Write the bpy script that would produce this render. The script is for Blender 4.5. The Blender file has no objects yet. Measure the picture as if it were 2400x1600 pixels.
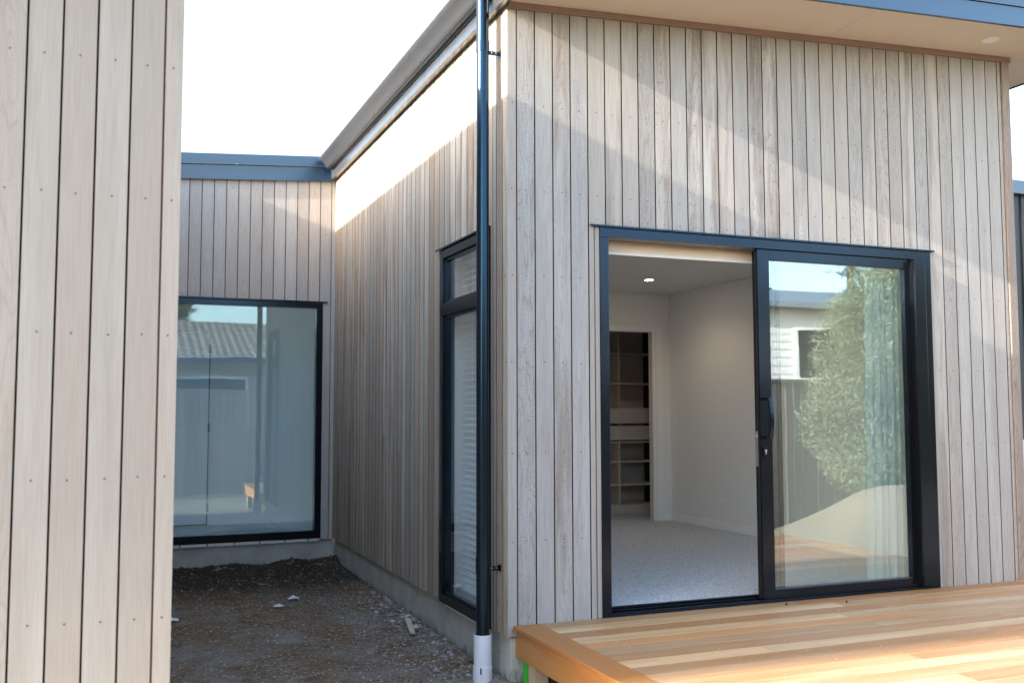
import bpy, math, random
import numpy as np
from mathutils import Matrix, Vector
from mathutils import noise as NZ
R = math.radians
rnd = random.Random(7)
S = bpy.context.scene
COL = S.collection

# ------------------------------------------------------------------ camera, sky, sun, exposure
cd = bpy.data.cameras.new("camera"); cam = bpy.data.objects.new("camera", cd); COL.objects.link(cam)
cr, cu, cw = Vector((0.92597, -0.37758, -0.00213)), Vector((-0.02473, -0.06627, 0.99750)), Vector((0.37678, 0.92360, 0.07070))
cam.matrix_world = Matrix(((cr.x, cu.x, -cw.x, -2.4228), (cr.y, cu.y, -cw.y, -5.8532), (cr.z, cu.z, -cw.z, 1.3491), (0, 0, 0, 1)))
cd.sensor_width = 36; cd.lens = 34.62; cd.clip_end = 2000; cd.clip_start = 0.05
cd.dof.use_dof = True; cd.dof.focus_distance = 7.0; cd.dof.aperture_fstop = 2.2
S.camera = cam
SUN_EL, SUN_AZ = 20.0, 5.5          # the sun stands over -X, turned SUN_AZ towards -Y
wd = bpy.data.worlds.new("World"); S.world = wd; wd.use_nodes = True
sky = wd.node_tree.nodes.new('ShaderNodeTexSky'); sky.sky_type = 'NISHITA'; sky.sun_disc = False
sky.sun_elevation = R(SUN_EL); sky.sun_rotation = R(-(90 + SUN_AZ)); sky.air_density = 1.0; sky.dust_density = 2.0; sky.ozone_density = 1.0
bg = wd.node_tree.nodes['Background']; bg.inputs[1].default_value = 0.15
wd.node_tree.links.new(sky.outputs[0], bg.inputs[0])
sd = bpy.data.lights.new("sun", 'SUN'); sd.energy = 2.1; sd.angle = R(0.7); sd.color = (1.0, 0.91, 0.80)
sun = bpy.data.objects.new("sun", sd); COL.objects.link(sun)
sdir = Vector((-math.cos(R(SUN_AZ)) * math.cos(R(SUN_EL)), -math.sin(R(SUN_AZ)) * math.cos(R(SUN_EL)), math.sin(R(SUN_EL))))
sun.rotation_euler = sdir.to_track_quat('Z', 'Y').to_euler(); sun.location = (-8, -4, 8)
S.view_settings.view_transform = 'Standard'; S.view_settings.look = 'None'; S.view_settings.gamma = 1.0
S.view_settings.exposure = 2.6
S.cycles.max_bounces = 10; S.cycles.diffuse_bounces = 5; S.cycles.glossy_bounces = 4; S.cycles.transparent_max_bounces = 12
S.cycles.caustics_reflective = False; S.cycles.caustics_refractive = False; S.cycles.sample_clamp_indirect = 8

# ------------------------------------------------------------------ material helpers
class G:
    def __init__(s, name):
        s.m = bpy.data.materials.new(name); s.m.use_nodes = True; s.t = s.m.node_tree
        s.b = s.t.nodes['Principled BSDF']; s.out = s.t.nodes['Material Output']
    def n(s, typ, ins=None, **kw):
        nd = s.t.nodes.new(typ)
        for k, v in kw.items(): setattr(nd, k, v)
        for k, v in (ins or {}).items(): s.set(nd, k, v)
        return nd
    def set(s, nd, k, v):
        i = nd.inputs[k]
        if isinstance(v, bpy.types.NodeSocket): s.t.links.new(v, i)
        elif isinstance(v, bpy.types.Node): s.t.links.new(v.outputs[0], i)
        else: i.default_value = v
    def math(s, op, a, b=0.0, clamp=False):
        return s.n('ShaderNodeMath', {0: a, 1: b}, operation=op, use_clamp=clamp).outputs[0]
    def mix(s, f, a, b, mode='MIX'):
        nd = s.n('ShaderNodeMix', data_type='RGBA', blend_type=mode)
        s.set(nd, 0, f); s.set(nd, 6, a); s.set(nd, 7, b); return nd.outputs[2]
    def noise(s, vec, scale, detail=3, rough=.55, dist=0):
        return s.n('ShaderNodeTexNoise', {'Vector': vec, 'Scale': scale, 'Detail': detail, 'Roughness': rough, 'Distortion': dist}).outputs[0]
    def ramp(s, f, *st, interp='LINEAR'):
        nd = s.n('ShaderNodeValToRGB', {0: f}); e = nd.color_ramp; e.interpolation = interp
        while len(e.elements) < len(st): e.elements.new(.5)
        for k, (p, c) in enumerate(st):
            e.elements[k].position = p
            e.elements[k].color = (c, c, c, 1) if isinstance(c, (int, float)) else (*c, 1)
        return nd.outputs[0]
    def bump(s, h, strength, dist=.002):
        s.set(s.b, 'Normal', s.n('ShaderNodeBump', {'Height': h, 'Strength': strength, 'Distance': dist}).outputs[0])
    def coord(s, k='Object'): return s.n('ShaderNodeTexCoord').outputs[k]
    def scale(s, v, sc): return s.n('ShaderNodeMapping', {'Vector': v, 'Scale': sc}).outputs[0]

def plain(name, c, rough=.5, spec=.5, metal=0, coat=0, bumpn=0, var=0):
    g = G(name)
    g.set(g.b, 'Base Color', (*c, 1)); g.set(g.b, 'Roughness', rough); g.set(g.b, 'Specular IOR Level', spec); g.set(g.b, 'Metallic', metal)
    if var or bumpn:
        n = g.noise(g.coord(), 6, 5)
        if var:
            f = g.ramp(n, (.3, 0.0), (.7, 1.0))
            g.set(g.b, 'Base Color', g.mix(f, (*[x * (1 - var) for x in c], 1), (*[min(1, x * (1 + var)) for x in c], 1)))
            g.set(g.b, 'Roughness', g.math('ADD', rough - .06, g.math('MULTIPLY', n, .12)))
        if bumpn: g.bump(g.noise(g.coord(), bumpn, 3), .25, .001)
    return g.m

def wood(name, ca, cb, warm, stain_c, stain=.5, rough=.72, tone=.18, spec=.3, cath=.5, grain=.35, stain_thr=.62, speck=.4):
    """board timber: UV = metres across / along each board, 'bd' = random numbers per board"""
    g = G(name)
    uv = g.coord('UV'); bd = g.n('ShaderNodeAttribute', attribute_name='bd')
    sep = g.n('ShaderNodeSeparateColor', {0: bd.outputs['Color']}); r1, r2, r3 = sep.outputs[0], sep.outputs[1], sep.outputs[2]
    st = g.noise(g.scale(uv, (1, .03, 1)), 130, 4, .6)                     # fine streaks along the board
    lo = g.noise(g.scale(uv, (1, .06, 1)), 8, 3, .5, .2)                   # slow clouds
    ct = g.noise(g.scale(uv, (1, .11, 1)), 9, 1.5, .4, .4)                 # contour grain
    ring = g.math('ABSOLUTE', g.math('SINE', g.math('MULTIPLY', ct, 62)))
    ring = g.ramp(ring, (0, 0.0), (.55, 1.0))
    cathm = g.math('MULTIPLY', g.ramp(r2, (.55, 0.0), (.85, 1.0)), cath)
    col = g.mix(g.ramp(lo, (.3, 0.0), (.72, 1.0)), (*ca, 1), (*cb, 1))
    col = g.mix(g.math('MULTIPLY', r3, .8), col, (*warm, 1))
    col = g.mix(g.math('MULTIPLY', g.ramp(st, (.35, 1.0), (.6, 0.0)), grain), col, (*stain_c, 1))
    col = g.mix(g.math('MULTIPLY', g.math('SUBTRACT', 1.0, ring), cathm), col, (*stain_c, 1))
    sn = g.noise(g.scale(uv, (1, .07, 1)), 9, 5, .65, .3)
    sm = g.math('MULTIPLY', g.ramp(sn, (stain_thr - .08, 0.0), (stain_thr + .1, 1.0)), g.ramp(r1, (.3, 0.0), (.9, 1.0)))
    col = g.mix(g.math('MULTIPLY', sm, stain), col, (*stain_c, 1))
    sp = g.noise(g.scale(uv, (1, .45, 1)), 210, 2)
    spm = g.math('MULTIPLY', g.ramp(sp, (.6, 0.0), (.68, 1.0)), g.ramp(g.math('MULTIPLY', sn, r2), (.3, 0.0), (.42, 1.0)))
    col = g.mix(g.math('MULTIPLY', spm, speck), col, (*[x * .35 for x in stain_c], 1))
    hsv = g.n('ShaderNodeHueSaturation', {'Color': col, 'Value': g.math('ADD', 1 - tone / 2, g.math('MULTIPLY', r1, tone))})
    g.set(g.b, 'Base Color', hsv.outputs[0]); g.set(g.b, 'Roughness', rough); g.set(g.b, 'Specular IOR Level', spec)
    g.bump(g.math('ADD', st, g.math('MULTIPLY', sp, .5)), .3, .0012)
    return g.m

def glass(name, refl, tint, rtint=(.9, .97, 1)):
    g = G(name); t = g.t; t.nodes.remove(g.b)
    geo = g.n('ShaderNodeNewGeometry'); dt = g.n('ShaderNodeVectorMath', {0: geo.outputs['Incoming'], 1: geo.outputs['Normal']}, operation='DOT_PRODUCT').outputs['Value']
    sch = g.math('POWER', g.math('SUBTRACT', 1.0, g.math('ABSOLUTE', dt), True), 5.0)
    f = g.math('ADD', refl, g.math('MULTIPLY', sch, 1 - refl), True)
    tr = g.n('ShaderNodeBsdfTransparent', {0: (*tint, 1)}); gl = g.n('ShaderNodeBsdfGlossy', {0: (*rtint, 1), 'Roughness': 0.0})
    # a very faint ripple, as float glass has
    nz = g.noise(g.coord(), 1.3, 1)
    g.set(gl, 'Normal', g.n('ShaderNodeBump', {'Height': nz, 'Strength': .05, 'Distance': .02}).outputs[0])
    mx = g.n('ShaderNodeMixShader', {0: f, 1: tr, 2: gl}); t.links.new(mx.outputs[0], g.out.inputs[0])
    return g.m

# cladding that has been washed grey, on the front faces, and the barer boards of the inner return
M = {}
M['clad'] = wood('washed_cedar', (.37, .355, .335), (.475, .465, .445), (.425, .385, .335), (.13, .092, .065), .7, tone=.2, cath=.30, grain=.24, stain_thr=.53, speck=.8)
M['cladpale'] = wood('pale_washed_cedar', (.355, .335, .298), (.43, .408, .37), (.375, .335, .29), (.21, .16, .12), .35, tone=.09, cath=.22, grain=.2, speck=.2)
M['cladraw'] = wood('bare_cedar', (.44, .41, .345), (.60, .58, .50), (.48, .35, .235), (.18, .095, .05), .8, tone=.42, cath=.4, grain=.25, stain_thr=.54, speck=.3)
M['clad_c'] = wood('recess_cedar', (.52, .485, .44), (.62, .59, .55), (.56, .49, .42), (.22, .15, .10), .6, tone=.14, cath=.3, grain=.25, stain_thr=.66, speck=.2)  # lighter grey boards of the recessed wall
M['trimwarm'] = wood('warm_cedar_trim', (.27, .20, .155), (.33, .25, .20), (.29, .19, .14), (.16, .09, .06), .4, tone=.15, grain=.3)
M['groove'] = plain('groove_timber', (.06, .028, .021), .9, .1)
M['corner'] = wood('corner_cedar', (.30, .265, .235), (.37, .33, .30), (.32, .26, .22), (.16, .09, .06), .5, tone=.1, grain=.3)
M['nail'] = plain('nail_head', (.11, .085, .07), .5, .4)
M['deck'] = wood('deck_hardwood', (.48, .28, .12), (.66, .50, .31), (.46, .19, .06), (.30, .11, .035), .5, rough=.5, tone=.45, spec=.4, cath=.3, grain=.28, stain_thr=.58, speck=.1)
M['rim'] = wood('deck_rim_hardwood', (.46, .215, .065), (.56, .30, .11), (.44, .17, .045), (.30, .10, .03), .5, rough=.5, tone=.1, spec=.4, cath=.4, grain=.3)
M['joist'] = wood('pale_joist', (.6, .5, .36), (.66, .58, .44), (.6, .48, .32), (.4, .3, .2), .3)
M['fence'] = wood('fence_timber', (.42, .36, .29), (.56, .50, .42), (.44, .34, .24), (.16, .10, .06), .5, tone=.6)
M['frame'] = plain('black_powdercoat', (.006, .006, .007), .17, .55)
M['frame'].node_tree.nodes['Principled BSDF'].inputs['Specular Tint'].default_value = (.45, .68, 1, 1)  # blue tint puts the sky's reflection into the black coat
M['fascia'] = plain('sky_tinted_fascia_metal', (.010, .040, .085), .24, 1.0)  # blue of the reflected sky mixed into this black metal's base colour
M['gutter'] = plain('satin_gutter_metal', (.055, .06, .07), .24, .9, 0, var=.05)
M['pipe'] = plain('black_downpipe_plastic', (.006, .007, .010), .2, .8)
M['seal'] = plain('black_rubber', (.006, .006, .007), .6, .3)
M['pipe'].node_tree.nodes['Principled BSDF'].inputs['Specular Tint'].default_value = (.3, .65, 1, 1)  # sky blue of the highlight tinted into the black pipe
M['steel'] = plain('brushed_steel', (.6, .6, .6), .3, .5, 1)
M['pvc'] = plain('white_pvc', (.78, .80, .83), .35, .5)
M['pvcin'] = plain('blue_primer', (.02, .12, .45), .5)
M['white'] = plain('white_paint', (.90, .90, .89), .55, .3)
M['wallp'] = plain('interior_paint', (.86, .85, .835), .7, .2, bumpn=160)
M['ceil'] = plain('ceiling_paint', (.74, .72, .69), .8, .2)
M['soffit'] = plain('soffit_paint', (.74, .65, .54), .6, .3, var=.02)
M['melamine'] = plain('grey_melamine', (.68, .62, .57), .5, .3)
M['blind'] = plain('cream_blind_fabric', (.9, .80, .68), .8, .2)
M['slat'] = plain('white_blind_slat', (.94, .95, .95), .4, .4)
M['dark'] = plain('dark_void', (.01, .01, .01), .9, .1)
M['green'] = plain('green_tape', (.05, .55, .04), .5)
M['shed'] = plain('dark_metal_cladding', (.012, .014, .018), .4, .5)
M['wbd'] = plain('white_weatherboard', (.78, .76, .72), .6, .3)
M['iron'] = plain('grey_roof_iron', (.22, .25, .27), .5, .5, var=.05)
M['brickh'] = plain('house_render', (.42, .38, .33), .8, .2)
M['bark'] = plain('bark', (.09, .065, .045), .9, .1, var=.3)
M['glass_door'] = glass('door_glass', .21, (.93, .985, .985), (.88, .97, 1))
M['glass_in'] = glass('inner_glass', .03, (.97, .99, .99))
M['glass_c'] = glass('large_window_glass', .14, (.76, .92, 1.0), (.78, .92, 1))
M['glass_b'] = glass('narrow_window_glass', .035, (.95, .985, 1))

def concrete():
    g = G('foundation_concrete'); co = g.coord()
    n = g.noise(co, 4, 6, .6); f = g.noise(co, 60, 4, .6)
    c = g.mix(g.ramp(n, (.3, 0.0), (.7, 1.0)), (.40, .395, .345, 1), (.58, .57, .51, 1))
    c = g.mix(g.math('MULTIPLY', g.ramp(f, (.6, 0.0), (.7, 1.0)), .5), c, (.10, .10, .09, 1))
    z = g.n('ShaderNodeSeparateXYZ', {0: co}).outputs[2]      # soil splashed up the foot of the wall
    d = g.math('ADD', g.math('MULTIPLY', z, -5.5), g.math('MULTIPLY', g.noise(g.scale(co, (1, 1, .35)), 22, 5, .7), 1.6))
    c = g.mix(g.ramp(d, (2.15 / 1, 0.0), (2.45, 1.0)) if 0 else g.ramp(g.math('SUBTRACT', d, 2.25), (.2, 0.0), (.7, .85)), c, (.045, .035, .025, 1))
    g.set(g.b, 'Base Color', c); g.set(g.b, 'Roughness', .85); g.bump(g.math('ADD', n, f), .4, .004)
    return g.m
M['conc'] = concrete()

def soil():
    g = G('garden_soil'); co = g.coord()
    n = g.noise(co, 1.6, 5, .6); f = g.noise(co, 30, 6, .7); f2 = g.noise(co, 110, 4, .7)
    y = g.n('ShaderNodeSeparateXYZ', {0: co}).outputs[1]
    c = g.mix(g.ramp(f, (.32, 0.0), (.68, 1.0)), (.10, .058, .030, 1), (.42, .27, .155, 1))
    grey = g.math('MULTIPLY', g.ramp(n, (.42, 0.0), (.62, 1.0)), g.ramp(g.math('MULTIPLY', y, -.25), (-.75 + .75, 1.0), (1.0, 1.0)))
    c = g.mix(g.math('MULTIPLY', grey, .6), c, g.mix(g.ramp(f2, (.35, 0.0), (.65, 1.0)), (.22, .19, .155, 1), (.54, .50, .45, 1)))
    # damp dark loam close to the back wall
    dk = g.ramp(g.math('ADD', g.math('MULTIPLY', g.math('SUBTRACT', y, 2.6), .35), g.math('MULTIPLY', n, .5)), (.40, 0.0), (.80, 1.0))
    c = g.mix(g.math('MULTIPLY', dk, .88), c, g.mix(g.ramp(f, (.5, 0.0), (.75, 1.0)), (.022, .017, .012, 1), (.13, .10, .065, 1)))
    pale = g.ramp(g.noise(co, 75, 3, .6), (.69, 0.0), (.72, 1.0))
    c = g.mix(g.math('MULTIPLY', pale, .5), c, (.30, .28, .26, 1))
    pt = g.noise(co, 5.5, 4, .65, .5)
    c = g.mix(g.math('MULTIPLY', g.ramp(pt, (.56, 0.0), (.66, 1.0)), .45), c, (.05, .032, .02, 1))
    c = g.mix(g.math('MULTIPLY', g.ramp(g.noise(co, 3.3, 5, .7, .4), (.60, 0.0), (.68, 1.0)), .5), c, (.50, .45, .38, 1))
    # dry open ground further out
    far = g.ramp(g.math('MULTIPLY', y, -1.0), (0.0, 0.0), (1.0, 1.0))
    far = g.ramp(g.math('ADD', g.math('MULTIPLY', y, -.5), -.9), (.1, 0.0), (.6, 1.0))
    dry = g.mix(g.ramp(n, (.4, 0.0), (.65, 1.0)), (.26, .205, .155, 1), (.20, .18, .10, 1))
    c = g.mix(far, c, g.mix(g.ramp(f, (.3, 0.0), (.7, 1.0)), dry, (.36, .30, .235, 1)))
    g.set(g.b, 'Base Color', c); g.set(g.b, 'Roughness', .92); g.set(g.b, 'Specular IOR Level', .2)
    g.bump(g.math('ADD', f, g.math('MULTIPLY', f2, .6)), .9, .02)
    return g.m
M['soil'] = soil()

def carpet():
    g = G('wool_carpet'); co = g.coord()
    f = g.noise(co, 85, 4, .85); n = g.noise(co, 60, 3, .7)
    c = g.mix(g.ramp(f, (.36, 0.0), (.62, 1.0)), (.20, .195, .19, 1), (.84, .84, .84, 1))
    c = g.mix(g.math('MULTIPLY', g.ramp(n, (.55, 0.0), (.62, 1.0)), .4), c, (.16, .13, .11, 1))
    g.set(g.b, 'Base Color', c); g.set(g.b, 'Roughness', 1.0); g.set(g.b, 'Specular IOR Level', .05)
    g.set(g.b, 'Sheen Weight', .3); g.bump(f, 1.0, .006); return g.m
M['carpet'] = carpet()

def leafmat(name, c1, c2):
    g = G(name); bd = g.n('ShaderNodeAttribute', attribute_name='bd')
    r = g.n('ShaderNodeSeparateColor', {0: bd.outputs['Color']}).outputs[0]
    g.set(g.b, 'Base Color', g.mix(r, (*c1, 1), (*c2, 1))); g.set(g.b, 'Roughness', .5)
    tl = g.n('ShaderNodeBsdfTranslucent', {0: g.mix(r, (*c1, 1), (*c2, 1))})
    mx = g.n('ShaderNodeMixShader', {0: .3, 1: g.b.outputs[0], 2: tl.outputs[0]}); g.t.links.new(mx.outputs[0], g.out.inputs[0])
    return g.m
M['leaf'] = leafmat('shrub_leaf', (.10, .135, .08), (.50, .54, .37))
M['leafd'] = leafmat('dark_tree_leaf', (.015, .03, .015), (.04, .06, .03))
M['blade'] = leafmat('spiky_leaf', (.06, .09, .03), (.14, .17, .06))
M['straw'] = leafmat('dry_straw', (.20, .14, .08), (.42, .33, .21))
def stone():
    g = G('gravel_stone'); bd = g.n('ShaderNodeAttribute', attribute_name='bd')
    r = g.n('ShaderNodeSeparateColor', {0: bd.outputs['Color']}).outputs[0]
    g.set(g.b, 'Base Color', g.ramp(r, (0, (.12, .09, .065)), (.7, (.36, .32, .27)), (.96, (.50, .46, .41)), (1, (.7, .67, .62)))); g.set(g.b, 'Roughness', .8); return g.m
M['stone'] = stone()
def curtainm():
    g = G('sheer_curtain'); g.set(g.b, 'Base Color', (.9, .93, .93, 1)); g.set(g.b, 'Roughness', .8)
    tl = g.n('ShaderNodeBsdfTranslucent', {0: (.75, .82, .82, 1)}); tp = g.n('ShaderNodeBsdfTransparent')
    m1 = g.n('ShaderNodeMixShader', {0: .4, 1: g.b.outputs[0], 2: tl.outputs[0]}); m2 = g.n('ShaderNodeMixShader', {0: .08, 1: m1.outputs[0], 2: tp.outputs[0]})
    g.t.links.new(m2.outputs[0], g.out.inputs[0]); return g.m
M['curtain'] = curtainm()
def tilem():
    g = G('clay_roof_tile'); co = g.coord()
    c = g.mix(g.ramp(g.noise(co, 5, 5), (.3, 0.0), (.7, 1.0)), (.20, .145, .105, 1), (.42, .33, .25, 1))
    g.set(g.b, 'Base Color', c); g.set(g.b, 'Roughness', .8); return g.m
M['tile'] = tilem()
def lampm():
    g = G('lit_lamp'); g.set(g.b, 'Base Color', (1, 1, 1, 1)); g.set(g.b, 'Emission Color', (1, .84, .62, 1)); g.set(g.b, 'Emission Strength', 22.0); return g.m
M['lamp'] = lampm()

# ------------------------------------------------------------------ mesh helpers
class MB:
    def __init__(s): s.v, s.f, s.mi, s.uv, s.bd, s.mats = [], [], [], [], [], []
    def m(s, key):
        if key not in s.mats: s.mats.append(key)
        return s.mats.index(key)
    def face(s, pts, key, uv=None, bd=None):
        i = len(s.v); s.v += [tuple(p) for p in pts]; s.f.append(tuple(range(i, i + len(pts)))); s.mi.append(s.m(key))
        s.uv += uv or [(p[0] + p[1], p[2]) for p in pts]; s.bd += [bd or (.5, .5, .5)] * len(pts)
    def box(s, lo, hi, key, grain=2, bd=None, off=None, faces='xXyYzZ'):
        """axis box; corners shared; grain = axis the timber runs along"""
        bd = bd or (rnd.random(), rnd.random(), rnd.random()); off = off or (rnd.random() * 40, rnd.random() * 40)
        x0, y0, z0 = [min(a, b) for a, b in zip(lo, hi)]; x1, y1, z1 = [max(a, b) for a, b in zip(lo, hi)]
        P = [(x0, y0, z0), (x1, y0, z0), (x1, y1, z0), (x0, y1, z0), (x0, y0, z1), (x1, y0, z1), (x1, y1, z1), (x0, y1, z1)]
        s.hexa(P, key, grain, bd, off)
    def hexa(s, P, key, grain=2, bd=None, off=None, side=None, swap=False):
        bd = bd or (rnd.random(), rnd.random(), rnd.random()); off = off or (rnd.random() * 40, rnd.random() * 40)
        Q = [(0, 3, 2, 1, 2), (4, 5, 6, 7, 2), (0, 1, 5, 4, 1), (2, 3, 7, 6, 1), (1, 2, 6, 5, 0), (3, 0, 4, 7, 0)]
        i = len(s.v); s.v += [tuple(p) for p in P]
        for a, b, c, d, ax in Q:
            if swap and ax < 2: ax = 1 - ax
            s.f.append((i + a, i + b, i + c, i + d)); s.mi.append(s.m(side if side and ax == (1 if swap else 0) else key))
            if ax == grain: ac, al = (ax + 1) % 3, (ax + 2) % 3
            else: al = grain; ac = 3 - ax - grain
            for k in (a, b, c, d): s.uv.append((P[k][ac] + off[0], P[k][al] + off[1])); s.bd.append(bd)
    def cyl(s, p0, p1, r0, key, r1=None, n=24, caps=True):
        r1 = r0 if r1 is None else r1; p0, p1 = Vector(p0), Vector(p1); d = (p1 - p0).normalized()
        a = d.orthogonal().normalized(); b = d.cross(a); i = len(s.v); k = s.m(key)
        for p, r in ((p0, r0), (p1, r1)):
            for j in range(n):
                t = 2 * math.pi * j / n; s.v.append(tuple(p + (a * math.cos(t) + b * math.sin(t)) * r))
        fs = [(i + j, i + (j + 1) % n, i + n + (j + 1) % n, i + n + j) for j in range(n)]
        if caps: fs += [tuple(i + j for j in reversed(range(n))), tuple(i + n + j for j in range(n))]
        for f in fs:
            s.f.append(f); s.mi.append(k)
            for q in f: s.uv.append((s.v[q][0], s.v[q][2])); s.bd.append((.5, .5, .5))
    def ring(s, p0, p1, ro, ri, key, n=32, keyin=None):
        """open tube with a wall, axis p0->p1"""
        p0, p1 = Vector(p0), Vector(p1); d = (p1 - p0).normalized(); a = d.orthogonal().normalized(); b = d.cross(a)
        i = len(s.v); rr = ((p0, ro), (p1, ro), (p1, ri), (p0, ri))
        for p, r in rr:
            for j in range(n): t = 2 * math.pi * j / n; s.v.append(tuple(p + (a * math.cos(t) + b * math.sin(t)) * r))
        for q in range(4):
            for j in range(n):
                f = (i + q * n + j, i + q * n + (j + 1) % n, i + ((q + 1) % 4) * n + (j + 1) % n, i + ((q + 1) % 4) * n + j)
                s.f.append(f); s.mi.append(s.m(keyin if (keyin and q == 2) else key))
                for w in f: s.uv.append((0, 0)); s.bd.append((.5, .5, .5))
    def extrude(s, prof, axis, a, b, key, closed=True):
        """profile of 2-D points swept along axis (0 x: prof=(y,z); 1 y: prof=(x,z))"""
        def P(t, q): return (t, q[0], q[1]) if axis == 0 else (q[0], t, q[1])
        n = len(prof); i = len(s.v); s.v += [P(a, q) for q in prof] + [P(b, q) for q in prof]; fs = []
        for j in range(n if closed else n - 1): fs.append((i + j, i + (j + 1) % n, i + n + (j + 1) % n, i + n + j))
        if closed: fs += [tuple(i + j for j in reversed(range(n))), tuple(i + n + j for j in range(n))]
        for f in fs:
            s.f.append(f); s.mi.append(s.m(key))
            for q in f: s.uv.append((s.v[q][0], s.v[q][2])); s.bd.append((.5, .5, .5))
    def build(s, name, parent=None, bevel=0, smooth=False, label=None, cat=None, group=None, kind=None, loc=None):
        me = bpy.data.meshes.new(name); me.from_pydata(s.v, [], s.f)
        for k in s.mats: me.materials.append(M[k])
        me.polygons.foreach_set('material_index', s.mi)
        u = me.uv_layers.new(name='UVMap'); u.data.foreach_set('uv', np.array(s.uv, 'f').ravel())
        at = me.color_attributes.new('bd', 'FLOAT_COLOR', 'CORNER')
        b = np.ones((len(s.bd), 4), 'f'); b[:, :3] = s.bd; at.data.foreach_set('color', b.ravel())
        me.update()
        o = bpy.data.objects.new(name, me); COL.objects.link(o)
        if smooth:
            me.polygons.foreach_set('use_smooth', [True] * len(me.polygons))
            try: me.set_sharp_from_angle(angle=R(40))
            except Exception: pass
        if bevel:
            md = o.modifiers.new('bevel', 'BEVEL'); md.width = bevel; md.segments = 2; md.limit_method = 'ANGLE'; md.harden_normals = False
        if parent: o.parent = parent; o.matrix_parent_inverse = parent.matrix_world.inverted()
        tag(o, label, cat, group, kind); return o
def tag(o, label=None, cat=None, group=None, kind=None):
    for k, v in (('label', label), ('category', cat), ('group', group), ('kind', kind)):
        if v: o[k] = v
    return o
def thing(name, loc, label, cat, group=None):
    o = bpy.data.objects.new(name, None); COL.objects.link(o); o.location = loc; o.empty_display_size = .1
    bpy.context.view_layer.update(); return tag(o, label, cat, group)

def cladding(name, axis, at, out, grooves, u0, u1, zb, zt, openings, key, nails, parent, label, mul=.5, splits=(), thick=.10):
    """vertical boards on a wall. axis = world axis the wall runs along; at = plane; out = outward sign on the other axis.
    grooves = groove positions, zb/zt = bottom / top (functions of u). openings = (ua, ub, za, zb)."""
    mb = MB(); gw = .0043
    def P(u, d, z): return (u, at + out * d, z) if axis == 0 else (at + out * d, u, z)
    def solid(ua, ub, fza, fzb, d0, d1, k, bd, off):
        q = [P(ua, d0, fza(ua)), P(ub, d0, fza(ub)), P(ub, d1, fza(ub)), P(ua, d1, fza(ua)), P(ua, d0, fzb(ua)), P(ub, d0, fzb(ub)), P(ub, d1, fzb(ub)), P(ua, d1, fzb(ua))]
        flip = (axis == 0) == (out > 0)
        if not flip: q = [q[3], q[2], q[1], q[0], q[7], q[6], q[5], q[4]]
        mb.hexa(q, k, 2, bd, off, 'groove' if d1 == 0 and a_edge[0] else None, axis == 1)
    a_edge = [True]
    def pieces(ua, ub):
        zs = sorted({z for o in openings if o[0] < ub and o[1] > ua for z in o[2:] if z > zb(ua) + .001})
        fn = [zb] + [(lambda u, z=z: z) for z in zs] + [zt]; mids = [-9] + zs + [99]
        for k in range(len(fn) - 1):
            zm = (mids[k] + mids[k + 1]) / 2 if 0 < k < len(fn) - 2 else (zs[0] - .01 if k == 0 and zs else (zs[-1] + .01 if zs else 0))
            cuts = sorted([(o[0], o[1]) for o in openings if o[2] < zm < o[3] and o[0] < ub and o[1] > ua]) if zs else []
            a = ua
            for c0, c1 in cuts:
                if c0 > a + .004: yield a, c0, fn[k], fn[k + 1]
                a = max(a, c1)
            if ub > a + .004: yield a, ub, fn[k], fn[k + 1]
    edges = [u0] + sorted(g for g in grooves if u0 < g < u1) + [u1]
    for a, b in zip(edges[:-1], edges[1:]):
        bd = (rnd.random(), rnd.random(), rnd.random()); off = (rnd.random() * 40, rnd.random() * 40)
        ga = gw if a != u0 else 0; gb = gw if b != u1 else 0
        js = [z for (i, z) in splits if i == edges.index(a)]
        a_edge[0] = a != u0 and b != u1
        for ua, ub, f0, f1 in pieces(a + ga, b - gb):
            if js and f0(ua) < js[0] < f1(ua):
                z = js[0]; solid(ua, ub, f0, (lambda u, z=z: z - .001), -.0165, 0, key, bd, off)
                solid(ua, ub, (lambda u, z=z: z + .001), f1, -.0165, 0, key, (rnd.random(), rnd.random(), rnd.random()), (rnd.random() * 40, 3))
            else: solid(ua, ub, f0, f1, -.0165, 0, key, bd, off)
        w = b - a
        for z in nails:
            u = a + w * mul + rnd.uniform(-.004, .004); zz = z + rnd.uniform(-.004, .004)
            if w < .05 or not (zb(u) + .01 < zz < zt(u) - .01) or any(o[0] - .01 < u < o[1] + .01 and o[2] - .01 < zz < o[3] + .01 for o in openings): continue
            mb.cyl(P(u, -.001, zz), P(u, .0009, zz), .0046, 'nail', n=8)
        for z in [o[3] + .045 for o in openings if o[0] < a + w / 2 < o[1]]:
            mb.cyl(P(a + w / 2, -.001, z), P(a + w / 2, .0009, z), .0046, 'nail', n=8)
    for ua, ub, f0, f1 in pieces(u0, u1): solid(ua, ub, f0, f1, -thick, -.0168, 'groove', (.5, .5, .5), (0, 0))
    return mb.build(name, parent, label=label)

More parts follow.
